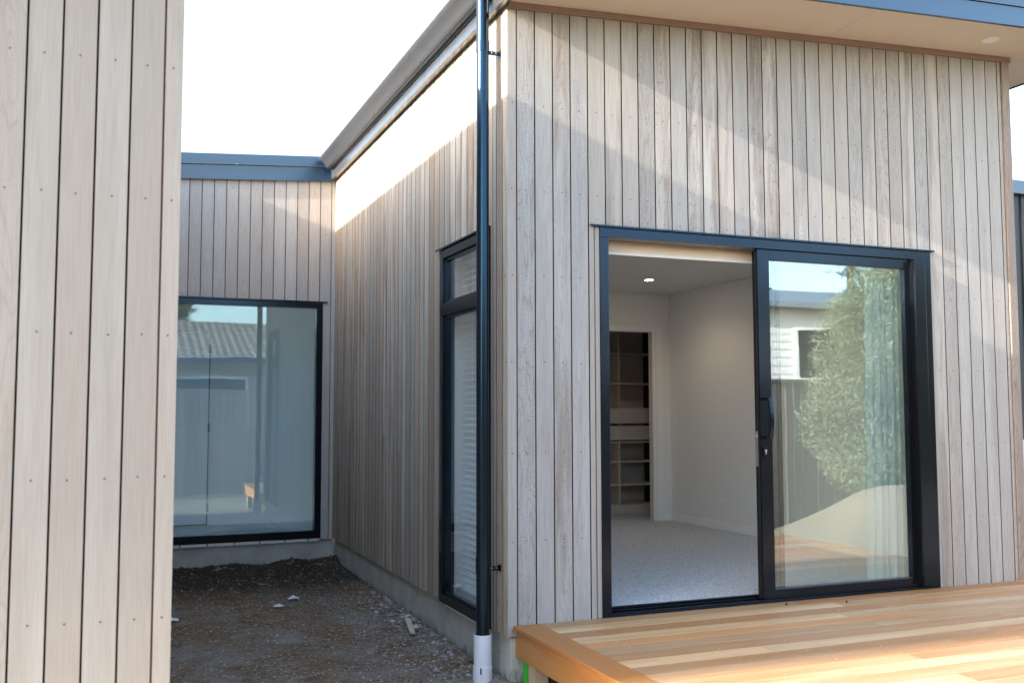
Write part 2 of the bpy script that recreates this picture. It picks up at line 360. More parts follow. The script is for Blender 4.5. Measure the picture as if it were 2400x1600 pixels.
# ------------------------------------------------------------------ ground
def hgt(x, y):
    z = -.335 - .012 * (5.3 - y) + .03 * max(0, (y - 4.3)) * math.exp(-((x + .45) / .35) ** 2)
    if x < -.9: z += .012
    z += .05 * math.exp(-((x + .12) / .25) ** 2 - ((y - .12) / .3) ** 2)               # soil heaped round the drain
    z += .06 * math.exp(-((y - 5.15) / .16) ** 2) * (.4 + .6 * math.sin(x * 5.1 + 1.2) ** 2 * (1.3 + x * .5))
    z += .035 * math.exp(-((x + .10) / .13) ** 2) * (1 if y > .6 else .2)                # gravel rise along the footing
    if y < -1.5: z -= min(.05, (-1.5 - y) * .05)
    if x > 4.6 and y < 0: z += .05 * NZ.noise((x * 1.3, y * 1.3, 1)) + .035 * NZ.noise((x * 4, y * 4, 2))
    m = math.exp(-(((x - 7.4) / 1.5) ** 2 + ((y + 4.6) / 1.2) ** 2)); z += .78 * m        # heap of spoil beyond the deck
    m = math.exp(-(((x - 9.6) / 1.3) ** 2 + ((y + 4.2) / 1.6) ** 2)); z += .85 * m + .12 * m * NZ.noise((x * 2.5, y * 2.5, 7))
    return z
def lines(spans):
    out = []
    for a, b, st in spans:
        n = max(1, round((b - a) / st)); out += [a + (b - a) * k / n for k in range(n)]
    return out + [spans[-1][1]]
xs = lines([(-300, -30, 45), (-30, -4, 2), (-4, -2.3, .3), (-2.3, .0, .028), (0, 5, .25), (5, 12, .14), (12, 30, 2), (30, 300, 45)])
ys = lines([(-300, -30, 45), (-30, -8, 2), (-8, -3, .16), (-3, -.6, .2), (-.6, 5.45, .03), (5.45, 30, 3), (30, 300, 45)])
gv = []
for y in ys:
    for x in xs:
        z = hgt(x, y) if abs(x) < 25 and abs(y) < 25 else -.45
        z += .012 * NZ.noise((x * 3, y * 3, 0)) + .009 * NZ.noise((x * 14, y * 14, 5)) + .004 * NZ.noise((x * 40, y * 40, 9))
        gv.append((x, y, z))
nx = len(xs); gf = [(j * nx + i, j * nx + i + 1, (j + 1) * nx + i + 1, (j + 1) * nx + i) for j in range(len(ys) - 1) for i in range(nx - 1)]
gm = bpy.data.meshes.new('ground'); gm.from_pydata(gv, [], gf); gm.materials.append(M['soil'])
gm.polygons.foreach_set('use_smooth', [True] * len(gm.polygons))
ground = bpy.data.objects.new('ground', gm); COL.objects.link(ground); tag(ground, kind='structure')

# ------------------------------------------------------------------ the house
PIT = .13
NAILS = (-.03, .525, 1.085, 1.665, 2.231, 2.793, 3.366)
house = thing('house', (2.1, 0, -.45), 'single storey house clad in upright washed cedar boards with black window frames', 'house')
topA = lambda u: 4.012 + .052 * u
XB, YC, YE = -.066, 5.30, -1.5627
DOOR = (.560, 3.53, -.30, 2.590)
cladding('timber_cladding', 0, 0, -1, [i * PIT for i in range(34)] + [4.331], XB + .0006, 4.337, lambda u: -.068, topA, [DOOR], 'clad', NAILS, house, 'facade of grey washed cedar boards round the sliding door')
WB = (.30, 1.372, -.30, 2.600)
cladding('timber_cladding', 1, XB, -1, [.085, .195] + [i * PIT for i in range(2, 41)], .0008, YC, lambda u: -.0705, lambda u: 4.01, [WB], 'cladraw', NAILS, house,
         'side wall of bare brown and grey boards beside the narrow window', splits=[(12, 1.11), (20, .98), (24, 1.14), (28, 1.12), (31, 2.1), (16, 2.3)], thick=.09)
WC = (-2.17, -.170, -.30, 2.590)
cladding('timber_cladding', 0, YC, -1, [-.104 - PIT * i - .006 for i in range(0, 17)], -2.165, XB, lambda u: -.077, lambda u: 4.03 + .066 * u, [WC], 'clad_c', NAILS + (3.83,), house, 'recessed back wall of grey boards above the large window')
XE = -2.170
cladding('timber_cladding', 0, YE, -1, [-2.243 - PIT * i for i in range(0, 116)], -17.2, XE - .0006, lambda u: -.07, lambda u: 4.05, [], 'cladpale', NAILS, house, 'near wing end wall of pale washed boards', mul=.5)
cladding('timber_cladding', 1, XE, 1, [YE + .07 + PIT * i for i in range(0, 60)], YE + .0008, YC, lambda u: -.0705, lambda u: 4.05, [], 'clad', NAILS, house, 'inner side wall of the near wing')
cladding('timber_cladding', 1, 4.418, 1, [.07 + PIT * i for i in range(0, 60)], 0.02, 6.6, lambda u: -.07, lambda u: 4.2, [], 'clad', NAILS, house, 'far side wall of the house')
b = MB(); b.box((4.337, -.012, -.30), (4.418, .04, 4.222), 'corner'); b.build('corner_board', house, bevel=.002, label='reddish brown corner board')
b = MB()
def sl(x, dz): return 3.992 + .052 * x + dz
def slant(mb, x0, x1, y0, y1, z0, z1, key, k=.052, grain=0):
    mb.hexa([(x0, y0, z0 + k * x0), (x1, y0, z0 + k * x1), (x1, y1, z0 + k * x1), (x0, y1, z0 + k * x0), (x0, y0, z1 + k * x0), (x1, y0, z1 + k * x1), (x1, y1, z1 + k * x1), (x0, y1, z1 + k * x0)], key, grain)
slant(b, -.066, 4.43, -.022, .01, 3.992, 4.037, 'trimwarm'); b.build('soffit_bead', house, bevel=.002)
# soffit, fascias, gutter, roofs
b = MB()
slant(b, -.098, 2.526, -.585, -.002, 4.036, 4.052, 'soffit'); slant(b, 2.530, 5.18, -.585, -.002, 4.036, 4.052, 'soffit')
slant(b, 4.40, 5.18, .001, 6.9, 4.036, 4.052, 'soffit')
b.build('soffit', house, bevel=.001, label='cream soffit boards under the eave')
b = MB()
slant(b, -.13, 5.22, -.612, -.586, 4.026, 4.172, 'fascia'); slant(b, -.14, 5.23, -.622, -.59, 4.176, 4.183, 'gutter'); slant(b, -.13, 5.22, -.606, -.58, 4.186, 4.34, 'fascia')
slant(b, 5.181, 5.205, -.585, 6.9, 4.026, 4.19, 'fascia', grain=1)
b.build('fascia', house, bevel=.0015, label='dark fascia over the facade, sky blue put into its colour')
b = MB()
b.box((-.128, -.585, 4.003), (-.098, YC - .03, 4.142), 'gutter', 1); b.box((-.097, -.58, 4.010), (-.067, YC - .03, 4.022), 'gutter', 1)
b.build('fascia', house, bevel=.0015, label='grey eave fascia along the side wall')
prof = [(-.130, 4.118), (-.160, 4.108), (-.178, 4.108), (-.193, 4.118), (-.207, 4.140), (-.228, 4.170), (-.256, 4.196), (-.272, 4.212), (-.281, 4.228), (-.279, 4.238), (-.268, 4.240),
        (-.270, 4.232), (-.274, 4.226), (-.266, 4.214), (-.250, 4.202), (-.222, 4.176), (-.200, 4.144), (-.188, 4.124), (-.176, 4.114), (-.160, 4.114), (-.132, 4.124)]
b = MB(); b.extrude(prof, 1, -.62, YC - .115, 'gutter'); g = b.build('gutter', house, smooth=True, label='satin grey ogee gutter along the eave')
b = MB(); b.extrude([(-.130, 4.110), (-.160, 4.106), (-.178, 4.106), (-.195, 4.117), (-.209, 4.139), (-.230, 4.169), (-.258, 4.195), (-.275, 4.212), (-.283, 4.236), (-.130, 4.236)], 1, YC - .115, YC - .112, 'gutter'); b.build('end_cap', g); b = MB()
b.extrude([(-.130, 4.110), (-.160, 4.106), (-.178, 4.106), (-.195, 4.117), (-.209, 4.139), (-.230, 4.169), (-.258, 4.195), (-.275, 4.212), (-.283, 4.236), (-.130, 4.236)], 1, -.623, -.62, 'gutter')
b.build('end_cap', g)
b = MB(); slant(b, -.11, 5.20, -.578, 6.9, 4.20, 4.33, 'iron'); b.build('roof', house, label='grey mono pitch roof over the main room')
b = MB()
def cf(x0, x1, y0, y1, z0, z1, key): slant(b, x0, x1, y0, y1, z0, z1, key, .0652)
cf(-2.30, -.131, YC - .045, YC - .012, 3.991, 4.152, 'fascia'); cf(-2.30, -.131, YC - .062, YC - .01, 4.155, 4.167, 'gutter'); cf(-2.30, -.20, YC - .030, YC + .01, 4.170, 4.285, 'fascia')
b.build('fascia', house, bevel=.0015, label='dark fascia over the recessed wall, sky blue put into its colour')
b = MB(); b.cyl((-1.185, YC - .062, 4.084), (-1.185, YC - .068, 4.084), .005, 'steel', n=10); b.build('screw', house); b = MB(); b.cyl((-.145, YC - .045, 4.128), (-.145, YC - .055, 4.126), .006, 'steel', n=10); b.build('screw', house)
b = MB(); slant(b, -7.2, -.14, YC + .012, 5.46, 4.17, 4.26, 'iron', .0652); slant(b, -7.2, -.14, 5.90, 9.0, 4.17, 4.26, 'iron', .0652); slant(b, -7.2, -2.0, 5.461, 5.899, 4.17, 4.26, 'iron', .0652); b.build('roof', house, label='grey roof over the recessed wall, cut by an added skylight')  # gap left for an added, unseen skylight that brightens the hall
b = MB(); b.hexa([(-18, YE - .92, 4.30), (XE - .1, YE - .92, 4.10), (XE - .1, YC - .06, 4.10), (-18, YC - .06, 4.30), (-18, YE - .92, 4.419), (XE - .1, YE - .92, 4.219), (XE - .1, YC - .06, 4.219), (-18, YC - .06, 4.419)], 'iron', 1)  # unseen roof stretched forward and leftward to keep sun off deck and end wall
b.box((XE - .1, YE - .92, 4.05), (XE - .08, YC - .06, 4.222), 'fascia', 1) if 0 else b.box((XE - .10, YE - .93, 4.04), (XE - .072, YC - .06, 4.125), 'fascia', 1)
b.box((-18, YE - .942, 4.04), (XE - .072, YE - .922, 4.12), 'fascia', 0)
b.build('roof', house, label='roof of the near wing, stretched to shade deck and end wall')
# upper part of near wing wall between cladding and roof
b = MB(); b.box((-17.2, YE + .02, 4.05), (XE - .10, YC, 4.09), 'soffit'); b.build('soffit', house)
# foundation: under A, B, C, E
b = MB()
b.box((-.036, .028, -.9), (4.38, .2, -.074), 'conc'); b.box((-.040, .20, -.9), (.10, 5.3, -.074), 'conc'); b.box((-2.3, 5.328, -.9), (-.042, 5.45, -.094), 'conc')
b.box((-17.1, YE + .03, -.9), (XE - .03, YE + .2, -.074), 'conc'); b.box((XE - .2, YE + .2, -.9), (XE - .03, 5.327, -.074), 'conc'); b.box((4.2, .201, -.9), (4.38, 6.6, -.074), 'conc')
b.build('foundation', house, bevel=.004, label='grey concrete foundation stained by soil')

# ---- sliding door (in the facade)
b = MB()
b.box((.526, -.026, 2.594), (3.530, .05, 2.597), 'frame', 0); b.box((.526, -.028, 2.585), (3.530, -.0255, 2.597), 'frame', 0)
b.build('head_flashing', house, bevel=.0006)
b = MB(); b.box((.567, -.004, .0), (.598, .03, 2.584), 'cladpale'); b.build('door_trim', house, bevel=.001); b = MB(); b.box((3.502, -.004, .0), (3.528, .03, 2.584), 'cladpale'); b.build('door_trim', house, bevel=.001)
sdr = MB()
sdr.box((.600, -.010, 2.517), (3.500, .12, 2.583), 'frame', 0); sdr.box((.600, -.010, .003), (.666, .12, 2.516), 'frame'); sdr.box((3.412, -.010, .003), (3.500, .12, 2.516), 'frame')
sdr.box((.667, -.014, .003), (3.411, -.004, .014), 'frame', 0); sdr.box((.667, .0, .003), (3.411, .028, .020), 'frame', 0); sdr.box((.667, .058, .003), (3.411, .068, .030), 'frame', 0); sdr.box((.667, .098, .003), (3.411, .125, .042), 'frame', 0)
sdr.box((.667, -.003, .0025), (3.411, .12, .008), 'seal', 0)
sdoor = sdr.build('sliding_door', house, bevel=.0015, label='black aluminium sliding door slid open to the right')
b = MB(); y0, y1 = .012, .056
b.box((1.884, y0, .022), (1.987, y1, 2.515), 'frame'); b.box((3.252, y0, .022), (3.300, y1, 2.515), 'frame'); b.box((1.9875, y0, 2.442), (3.2515, y1, 2.515), 'frame', 0); b.box((1.9875, y0, .022), (3.2515, y1, .082), 'frame', 0)
b.box((1.868, y0 + .008, .03), (1.8835, y1 - .004, 2.50), 'seal'); b.box((1.988, y0 + .006, .0825), (3.251, y0 + .012, .092), 'gutter', 0)
b.build('door_leaf', sdoor, bevel=.0015)
b = MB(); b.box((3.301, -.050, .030), (3.404, .035, 2.510), 'frame'); b.build('interlock_stile', sdoor, bevel=.002)
b = MB(); b.box((1.985, .032, .08), (3.254, .038, 2.444), 'glass_door'); b.build('glass', sdoor)
b = MB(); y0, y1 = .070, .112
b.box((2.005, y0, .03), (2.118, y1, 2.515), 'frame'); b.box((3.345, y0, .03), (3.411, y1, 2.515), 'frame'); b.box((2.1185, y0, 2.455), (3.3445, y1, 2.515), 'frame', 0); b.box((2.1185, y0, .03), (3.3445, y1, .075), 'frame', 0)
b.box((2.045, y0 - .012, .03), (2.055, y0, 2.5), 'fascia'); b.box((2.085, y0 - .008, .03), (2.090, y0, 2.5), 'fascia')
b.build('fixed_panel_frame', sdoor, bevel=.0015)
b = MB(); b.box((2.117, .088, .074), (3.346, .094, 2.456), 'glass_in'); b.build('glass', sdoor)
# handle: two posts and a bowed grip
b = MB()
for z in (1.160, 1.434): b.box((1.905, -.062, z - .011), (1.932, .012, z + .011), 'frame', 1)
pr = []
for k in range(9):
    t = k / 8; z = 1.149 + .296 * t; bow = .020 * math.sin(math.pi * t)
    pr.append((-.066 - bow, z))
pr += [(y + .016, z) for y, z in reversed(pr)]
b2 = [(y, z) for y, z in pr]
b.extrude(b2, 0, 1.903, 1.934, 'frame'); b.build('door_handle', sdoor, bevel=.003)
b = MB(); b.box((1.898, .0, 1.019), (1.938, .012, 1.097), 'frame'); b.build('lock_escutcheon', sdoor, bevel=.003)
b = MB(); b.cyl((1.918, -.003, 1.066), (1.918, .001, 1.066), .0095, 'steel', n=20); b.box((1.9135, -.0028, 1.040), (1.9225, .001, 1.060), 'steel'); b.build('lock_cylinder', sdoor, smooth=False)
b = MB(); b.box((1.8665, .022, .955), (1.8688, .046, 1.205), 'steel'); b.box((1.858, .030, 1.160), (1.8664, .038, 1.178), 'steel'); b.build('lock_plate', sdoor)

# ---- narrow window in the side wall
b = MB()
b.box((-.094, .30, 2.598), (-.02, 1.436, 2.602), 'frame', 1); b.box((-.096, .30, 2.588), (-.0935, 1.436, 2.602), 'frame', 1); b.build('head_flashing', house, bevel=.0006)
b = MB(); x0, x1 = -.080, .02
b.box((x0, 1.302, -.077), (x1, 1.370, 2.590), 'frame'); b.box((x0, .302, -.077), (x1, .360, 2.590), 'frame'); b.box((x0, .3605, 2.520), (x1, 1.3015, 2.590), 'frame', 1); b.box((x0, .3605, -.077), (x1, 1.3015, -.010), 'frame', 1)
b.box((x0 + .002, .3605, 2.078), (x1, 1.3015, 2.168), 'frame', 1)
for za, zb_ in ((-.009, 2.077), (2.1685, 2.519)):   # inner sash beads
    b.box((-.060, 1.276, za), (-.020, 1.3015, zb_), 'frame'); b.box((-.060, .361, za), (-.020, .386, zb_), 'frame'); b.box((-.060, .3865, zb_ - .022), (-.020, 1.2755, zb_), 'frame', 1); b.box((-.060, .3865, za), (-.020, 1.2755, za + .022), 'frame', 1)
wb = b.build('window', house, bevel=.0015, label='tall narrow black framed window with white blind behind')
b = MB(); b.box((-.044, .386, .012), (-.038, 1.276, 2.056), 'glass_b'); b.build('glass', wb)
b = MB(); b.box((-.044, .386, 2.190), (-.038, 1.276, 2.498), 'glass_b'); b.build('glass', wb)
b = MB(); b.box((-.072, .42, -.090), (-.040, 1.255, -.0785), 'pvc', 1); b.build('sill_packer', wb)

b = MB(); b.box((.0205, 1.300, -.01), (.19, 1.340, 2.6), 'melamine'); b.box((.0205, .262, -.01), (.19, .362, 2.6), 'white'); b.box((.0205, .363, 2.52), (.19, 1.299, 2.6), 'white', 1); b.box((.0205, .363, -.06), (.19, 1.299, -.005), 'melamine', 1)  # far side and sill greyed to stand for weaker light on white lining
b.build('reveal', wb, label='white reveal lining of the narrow window, shade greyed into two sides')
# ---- large window in the recessed wall
b = MB()
b.box((-2.165, YC - .028, 2.594), (-.150, YC + .04, 2.598), 'frame', 0); b.box((-2.165, YC - .030, 2.583), (-.150, YC - .0275, 2.598), 'frame', 0); b.build('head_flashing', house, bevel=.0006)
b = MB(); y0, y1 = YC - .012, YC + .10
b.box((-2.165, y0, 2.520), (-.200, y1, 2.577), 'frame', 0); b.box((-.272, y0, -.062), (-.200, y1, 2.5195), 'frame'); b.box((-2.165, y0, -.062), (-2.10, y1, 2.5195), 'frame'); b.box((-2.0995, y0, -.062), (-.2725, y1, .028), 'frame', 0)
wc = b.build('window', house, bevel=.0015, label='large black framed fixed window in the recessed wall')
b = MB(); b.box((-2.105, YC + .03, .02), (-.268, YC + .036, 2.53), 'glass_c'); b.build('glass', wc)
b = MB(); b.box((-.198, YC - .008, -.075), (-.172, YC + .02, 2.583), 'clad_c'); b.build('window_trim', house, bevel=.001)
b = MB(); b.box((-2.16, YC - .004, -.092), (-.222, YC + .02, -.070), 'pvc', 0)
for x in (-1.70, -1.42, -1.14, -.87, -.60, -.34): b.box((x, YC - .009, -.085), (x + .012, YC - .004, -.066), 'seal')
b.build('sill_packer', wc)

# ------------------------------------------------------------------ rooms seen through the openings
b = MB()
RX, RY, RZ = 3.937, 4.613, 2.78
b.box((RX, .13, .03), (RX + .1, RY, RZ), 'wallp')                                          # right wall
b.box((.03, 1.341, .03), (.19, RY, RZ), 'wallp'); b.box((.03, .13, .03), (.19, .26, RZ), 'wallp'); b.box((.03, .26, 2.62), (.19, 1.341, RZ), 'wallp')
b.box((.19, .125, .03), (.55, .16, RZ), 'wallp'); b.box((3.54, .125, .03), (RX, .16, RZ), 'wallp'); b.box((.55, .125, 2.60), (3.54, .16, RZ), 'wallp')
b.box((.07, RY, .03), (2.90, RY + .1, RZ), 'wallp'); b.box((3.735, RY, .03), (RX + .1, RY + .1, RZ), 'wallp'); b.box((2.90, RY, 2.345), (3.735, RY + .1, RZ), 'wallp')
b.box((2.55, RY + .101, .03), (2.6, 6.0, 2.5), 'wallp'); b.box((5.0, RY + .101, .03), (5.1, 6.0, 2.5), 'wallp'); b.box((2.6, 5.96, .03), (5.0, 6.05, 2.5), 'wallp'); b.box((RX + .1, RY + .101, .03), (5.0, RY + .11, 2.5), 'wallp')
b.build('interior_wall', house, label='plain off white bedroom walls')
b = MB(); b.box((.03, .125, RZ), (RX + .1, RY + .1, RZ + .05), 'ceil'); b.box((2.55, RY + .101, 2.5), (5.1, 6.05, 2.55), 'ceil'); b.build('ceiling', house, label='bedroom ceiling')
b = MB(); b.box((.03, .126, -.05), (RX, RY + .1, .03), 'carpet'); b.box((2.5, RY + .1, -.05), (5.1, 6.05, .0295), 'carpet'); b.build('carpet', house, label='speckled beige carpet of the bedroom')
b = MB(); b.box((RX - .012, .16, .03), (RX, RY, .115), 'white', 1); b.box((3.83, RY - .012, .03), (RX - .0125, RY, .115), 'white', 0); b.build('skirting', house, bevel=.002)
b = MB(); yt = RY - .016
b.box((3.742, yt, .03), (3.832, RY, 2.372), 'white'); b.box((2.83, yt, .03), (2.90, RY, 2.372), 'white'); b.box((2.9005, yt, 2.330), (3.7415, RY, 2.372), 'white', 0)
b.box((3.700, RY, .03), (3.734, RY + .10, 2.311), 'white'); b.box((2.90, RY, .03), (2.93, RY + .10, 2.311), 'white'); b.box((2.90, RY, 2.3115), (3.734, RY + .10, 2.344), 'white', 0)
b.box((3.694, RY + .03, .03), (3.6995, RY + .055, 2.311), 'melamine'); b.build('doorway_architrave', house, bevel=.002, label='white architrave of the wardrobe doorway')
# hall behind the large window
b = MB(); b.box((-4, 6.25, .03), (-1.934, 6.35, 2.75), 'wallp'); b.box((-1.332, 6.25, .03), (.8, 6.35, 2.75), 'wallp'); b.box((-1.934, 6.25, 2.292), (-1.332, 6.35, 2.75), 'wallp')
b.box((.8, 5.43, .03), (.9, 6.35, 2.75), 'wallp'); b.box((-4.1, 5.43, .03), (-4, 6.35, 2.75), 'wallp'); b.box((-.15, 5.42, .03), (.8, 5.43, 2.75), 'wallp'); b.box((-2.2, 5.42, 2.6), (-.15, 5.43, 2.75), 'wallp')
b.build('interior_wall', house, label='white hall wall behind the large window')
b = MB(); b.box((-4, 5.42, 2.75), (.9, 5.50, 2.8), 'ceil'); b.box((-4, 5.98, 2.75), (.9, 6.4, 2.8), 'ceil'); b.box((-4, 5.98, 2.801), (.9, 6.0, 4.16), 'white'); b.box((-4, 5.44, 2.801), (.9, 5.458, 4.1), 'white'); b.build('ceiling', house, label='hall ceiling with an added skylight shaft')  # ceiling slot and white shaft of the added skylight, there to light the hall
b = MB(); b.box((-4, 5.41, -.05), (.8, 6.35, .029), 'carpet'); b.build('carpet', house, label='carpet of the hall behind the large window')
b = MB(); b.box((-1.26, 6.237, .03), (.8, 6.25, .10), 'white', 0); b.build('skirting', house, bevel=.002)
b = MB(); b.box((-1.928, 6.256, .045), (-1.344, 6.30, 2.283), 'white'); b.box((-1.93, 6.33, .03), (-1.33, 6.34, 2.29), 'dark')
hd = b.build('interior_door', house, bevel=.002, label='flush white cupboard door on three hinges')
for z in (.24, 1.165, 2.095):
    b = MB(); b.cyl((-1.337, 6.252, z - .052), (-1.337, 6.252, z + .052), .011, 'nail', n=10); b.build('hinge', hd)

# wardrobe shelving
YS = 5.53
wr = thing('wardrobe_shelving', (3.9, YS, .03), 'built in grey shelves and drawers seen through the bedroom doorway', 'shelving')
def wpart(nm, *bx):
    q = MB()
    for lo, hi in bx: q.box(lo, hi, 'melamine')
    q.build(nm, wr, bevel=.001)
dv = [2.62, 3.20, 3.730, 4.46, 4.98]
for x in dv: wpart('divider', ((x - .009, YS, .13), (x + .009, YS + .40, 2.42)))
for z in (2.11, 1.716, 1.388, .955, .701, .403, .137):
    for a, c in zip(dv[:-1], dv[1:]): wpart('shelf', ((a + .0095, YS, z - .018), (c - .0095, YS + .39, z)))
for z0, z1 in ((1.190, 1.368), (.975, 1.158)):
    for a, c in zip(dv[:-1], dv[1:]): wpart('drawer', ((a - .004, YS - .018, z0), (c - .006, YS - .001, z1)), ((a + .03, YS, z0 + .02), (c - .03, YS + .36, z1 - .04)))
wpart('plinth', ((2.62, YS + .001, .03), (4.98, YS + .02, .118)))
wpart('back_panel', ((2.61, YS + .401, .03), (4.99, YS + .41, 2.45)))

# fittings of the bedroom
rb = thing('roller_blind', (2.0, .2, 2.5), 'cream roller blind rolled up under the door head', 'blind')
b = MB(); b.cyl((.64, .215, 2.500), (3.46, .215, 2.500), .048, 'blind', n=40); b.build('fabric_roll', rb, smooth=True)
b = MB(); b.box((.645, .160, 2.433), (3.455, .170, 2.452), 'white', 0); b.build('bottom_bar', rb, bevel=.003)
b = MB(); b.box((.645, .1645, 2.452), (3.455, .1655, 2.505), 'blind', 0); b.build('fabric_end', rb)
cl = thing('ceiling_light', (3.01, 3.49, RZ), 'small round lit downlight in the bedroom ceiling', 'ceiling light')
b = MB(); b.ring((3.01, 3.49, RZ - .004), (3.01, 3.49, RZ - .0002), .055, .042, 'white'); b.build('trim_ring', cl)
b = MB(); b.cyl((3.01, 3.49, RZ - .003), (3.01, 3.49, RZ - .001), .0415, 'lamp', n=32); b.build('lamp', cl)
ld = bpy.data.lights.new('downlight_glow', 'SPOT'); ld.energy = 2.2; ld.color = (1, .80, .58); ld.spot_size = R(150); ld.spot_blend = .6; ld.shadow_soft_size = .05
lo = bpy.data.objects.new('downlight_glow', ld); COL.objects.link(lo); lo.location = (3.01, 3.49, RZ - .03)
sw = thing('light_switch', (RX, 4.494, 1.245), 'white light switch on the bedroom wall by the doorway', 'light switch')
b = MB(); b.box((RX - .008, 4.46, 1.188), (RX, 4.53, 1.302), 'white'); b.build('plate', sw, bevel=.002)
b = MB(); b.box((RX - .013, 4.488, 1.235), (RX - .0081, 4.502, 1.258), 'white'); b.build('rocker', sw, bevel=.001)
so = thing('power_socket', (RX, 3.53, .33), 'white double power socket low on the bedroom wall', 'power socket')
b = MB(); b.box((RX - .009, 3.475, .290), (RX, 3.595, .368), 'white'); b.build('plate', so, bevel=.002)
for y in (3.508, 3.562):
    b = MB(); b.box((RX - .013, y - .007, .340), (RX - .0091, y + .007, .356), 'white'); b.build('rocker', so, bevel=.001)
    b = MB(); b.box((RX - .0095, y - .009, .312), (RX - .0085, y - .005, .320), 'dark'); b.box((RX - .0095, y + .005, .312), (RX - .0085, y + .009, .320), 'dark'); b.box((RX - .0095, y - .002, .299), (RX - .0085, y + .002, .307), 'dark'); b.build('outlet', so)
# curtain behind the glass
b = MB(); n = 90; pts = []
for k in range(n + 1):
    t = k / n; pts.append((2.975 + .50 * t, .19 + .022 * math.sin(t * 44) + .01 * math.sin(t * 17 + 1)))
zs = [.045 + (2.41 - .045) * k / 12 for k in range(13)]
i0 = len(b.v)
for q, z in enumerate(zs):
    w = 1 - .10 * (q / 12)
    for x, y in pts: b.v.append((3.475 - (3.475 - x) * (1.0 if q < 2 else w + .0), y, z))
for q in range(12):
    for k in range(n):
        f = (i0 + q * (n + 1) + k, i0 + q * (n + 1) + k + 1, i0 + (q + 1) * (n + 1) + k + 1, i0 + (q + 1) * (n + 1) + k)
        b.f.append(f); b.mi.append(b.m('curtain')); b.uv += [(0, 0)] * 4; b.bd += [(.5, .5, .5)] * 4
b.build('curtain', smooth=True, label='pale sheer curtain drawn to the side behind the sliding door glass', cat='curtain')
# venetian blind behind the narrow window
vb = thing('venetian_blind', (.07, .83, 2.45), 'white venetian blind with half open slats in the narrow window', 'blind')
b = MB()
z = .055
while z < 2.47:
    if not (2.06 < z < 2.19) or True:
        c, s_ = .025 * math.cos(R(14)), .025 * math.sin(R(14)); x = .075
        b.hexa([(x - c, 0.38, z - s_ - .0016), (x + c, 0.38, z + s_ - .0016), (x + c, 1.24, z + s_ - .0016), (x - c, 1.24, z - s_ - .0016), (x - c, 0.38, z - s_ + .0016), (x + c, 0.38, z + s_ + .0016), (x + c, 1.24, z + s_ + .0016), (x - c, 1.24, z - s_ + .0016)], 'slat', 1)
    z += .0478
b.build('slats', vb)
for y in (.60, .98):
    b = MB()
    for x in (.049, .101): b.box((x - .0008, y - .0015, .03), (x + .0008, y + .0015, 2.48), 'slat')
    b.build('ladder_cord', vb)
b = MB(); b.box((.048, .40, .018), (.101, 1.19, .036), 'slat', 1); b.build('bottom_rail', vb, bevel=.002)
b = MB(); b.box((.045, .39, 2.478), (.103, 1.20, 2.53), 'slat', 1); b.build('head_rail', vb, bevel=.002)

# soffit downlight
fl = thing('soffit_light', (3.885, -.305, 4.237), 'round white unlit downlight recessed in the eave soffit', 'soffit light')
zz = 4.036 + .052 * 3.885
b = MB(); b.ring((3.885, -.31, zz - .008), (3.885, -.31, zz), .062, .045, 'white', n=40); b.build('trim_ring', fl, smooth=True)
b = MB(); b.cyl((3.885, -.31, zz - .003), (3.885, -.31, zz - .001), .0445, 'white', n=32); b.build('diffuser', fl)

# ------------------------------------------------------------------ downpipe and drain
PX, PY = -.186, .135
dp = thing('downpipe', (PX, PY, -.07), 'black round downpipe on brackets at the corner of the house', 'downpipe')
b = MB(); b.cyl((PX, PY, -.12), (PX, PY, 4.115), .0415, 'pipe', n=48, caps=False); b.build('pipe', dp, smooth=True)
for z0, z1 in ((.315, .425), (3.725, 3.80)):
    b = MB(); b.ring((PX, PY, z0), (PX, PY, z1), .0445, .0416, 'pipe', n=48); b.build('collar', dp, smooth=True)
for z in (.345, 3.728):
    b = MB(); b.box((PX + .043, PY - .003, z - .014), (XB - .003, PY + .003, z + .014), 'pipe'); b.box((XB - .004, PY - .022, z - .022), (XB - .0005, PY + .022, z + .022), 'pipe')
    b.cyl((PX + .062, PY - .0035, z + .002), (PX + .062, PY - .007, z + .002), .005, 'steel', n=10); b.cyl((PX + .092, PY - .0035, z + .002), (PX + .092, PY - .007, z + .002), .005, 'steel', n=10)
    b.build('bracket', dp, bevel=.001)
dr = thing('drain_socket', (PX, PY, -.37), 'white plastic drain socket rising from the soil under the downpipe', 'drain socket')
b = MB(); b.ring((PX, PY, -.46), (PX, PY, -.063), .0575, .052, 'pvc', n=56, keyin='pvcin'); b.build('pipe', dr, smooth=True)
b = MB(); b.ring((PX, PY, -.46), (PX, PY, -.262), .0615, .0576, 'pvc', n=56); b.build('collar', dr, smooth=True)
b = MB(); b.box((PX - .035, PY - .0625, -.30), (PX - .031, PY - .045, -.2615), 'dark'); b.build('crack', dr)

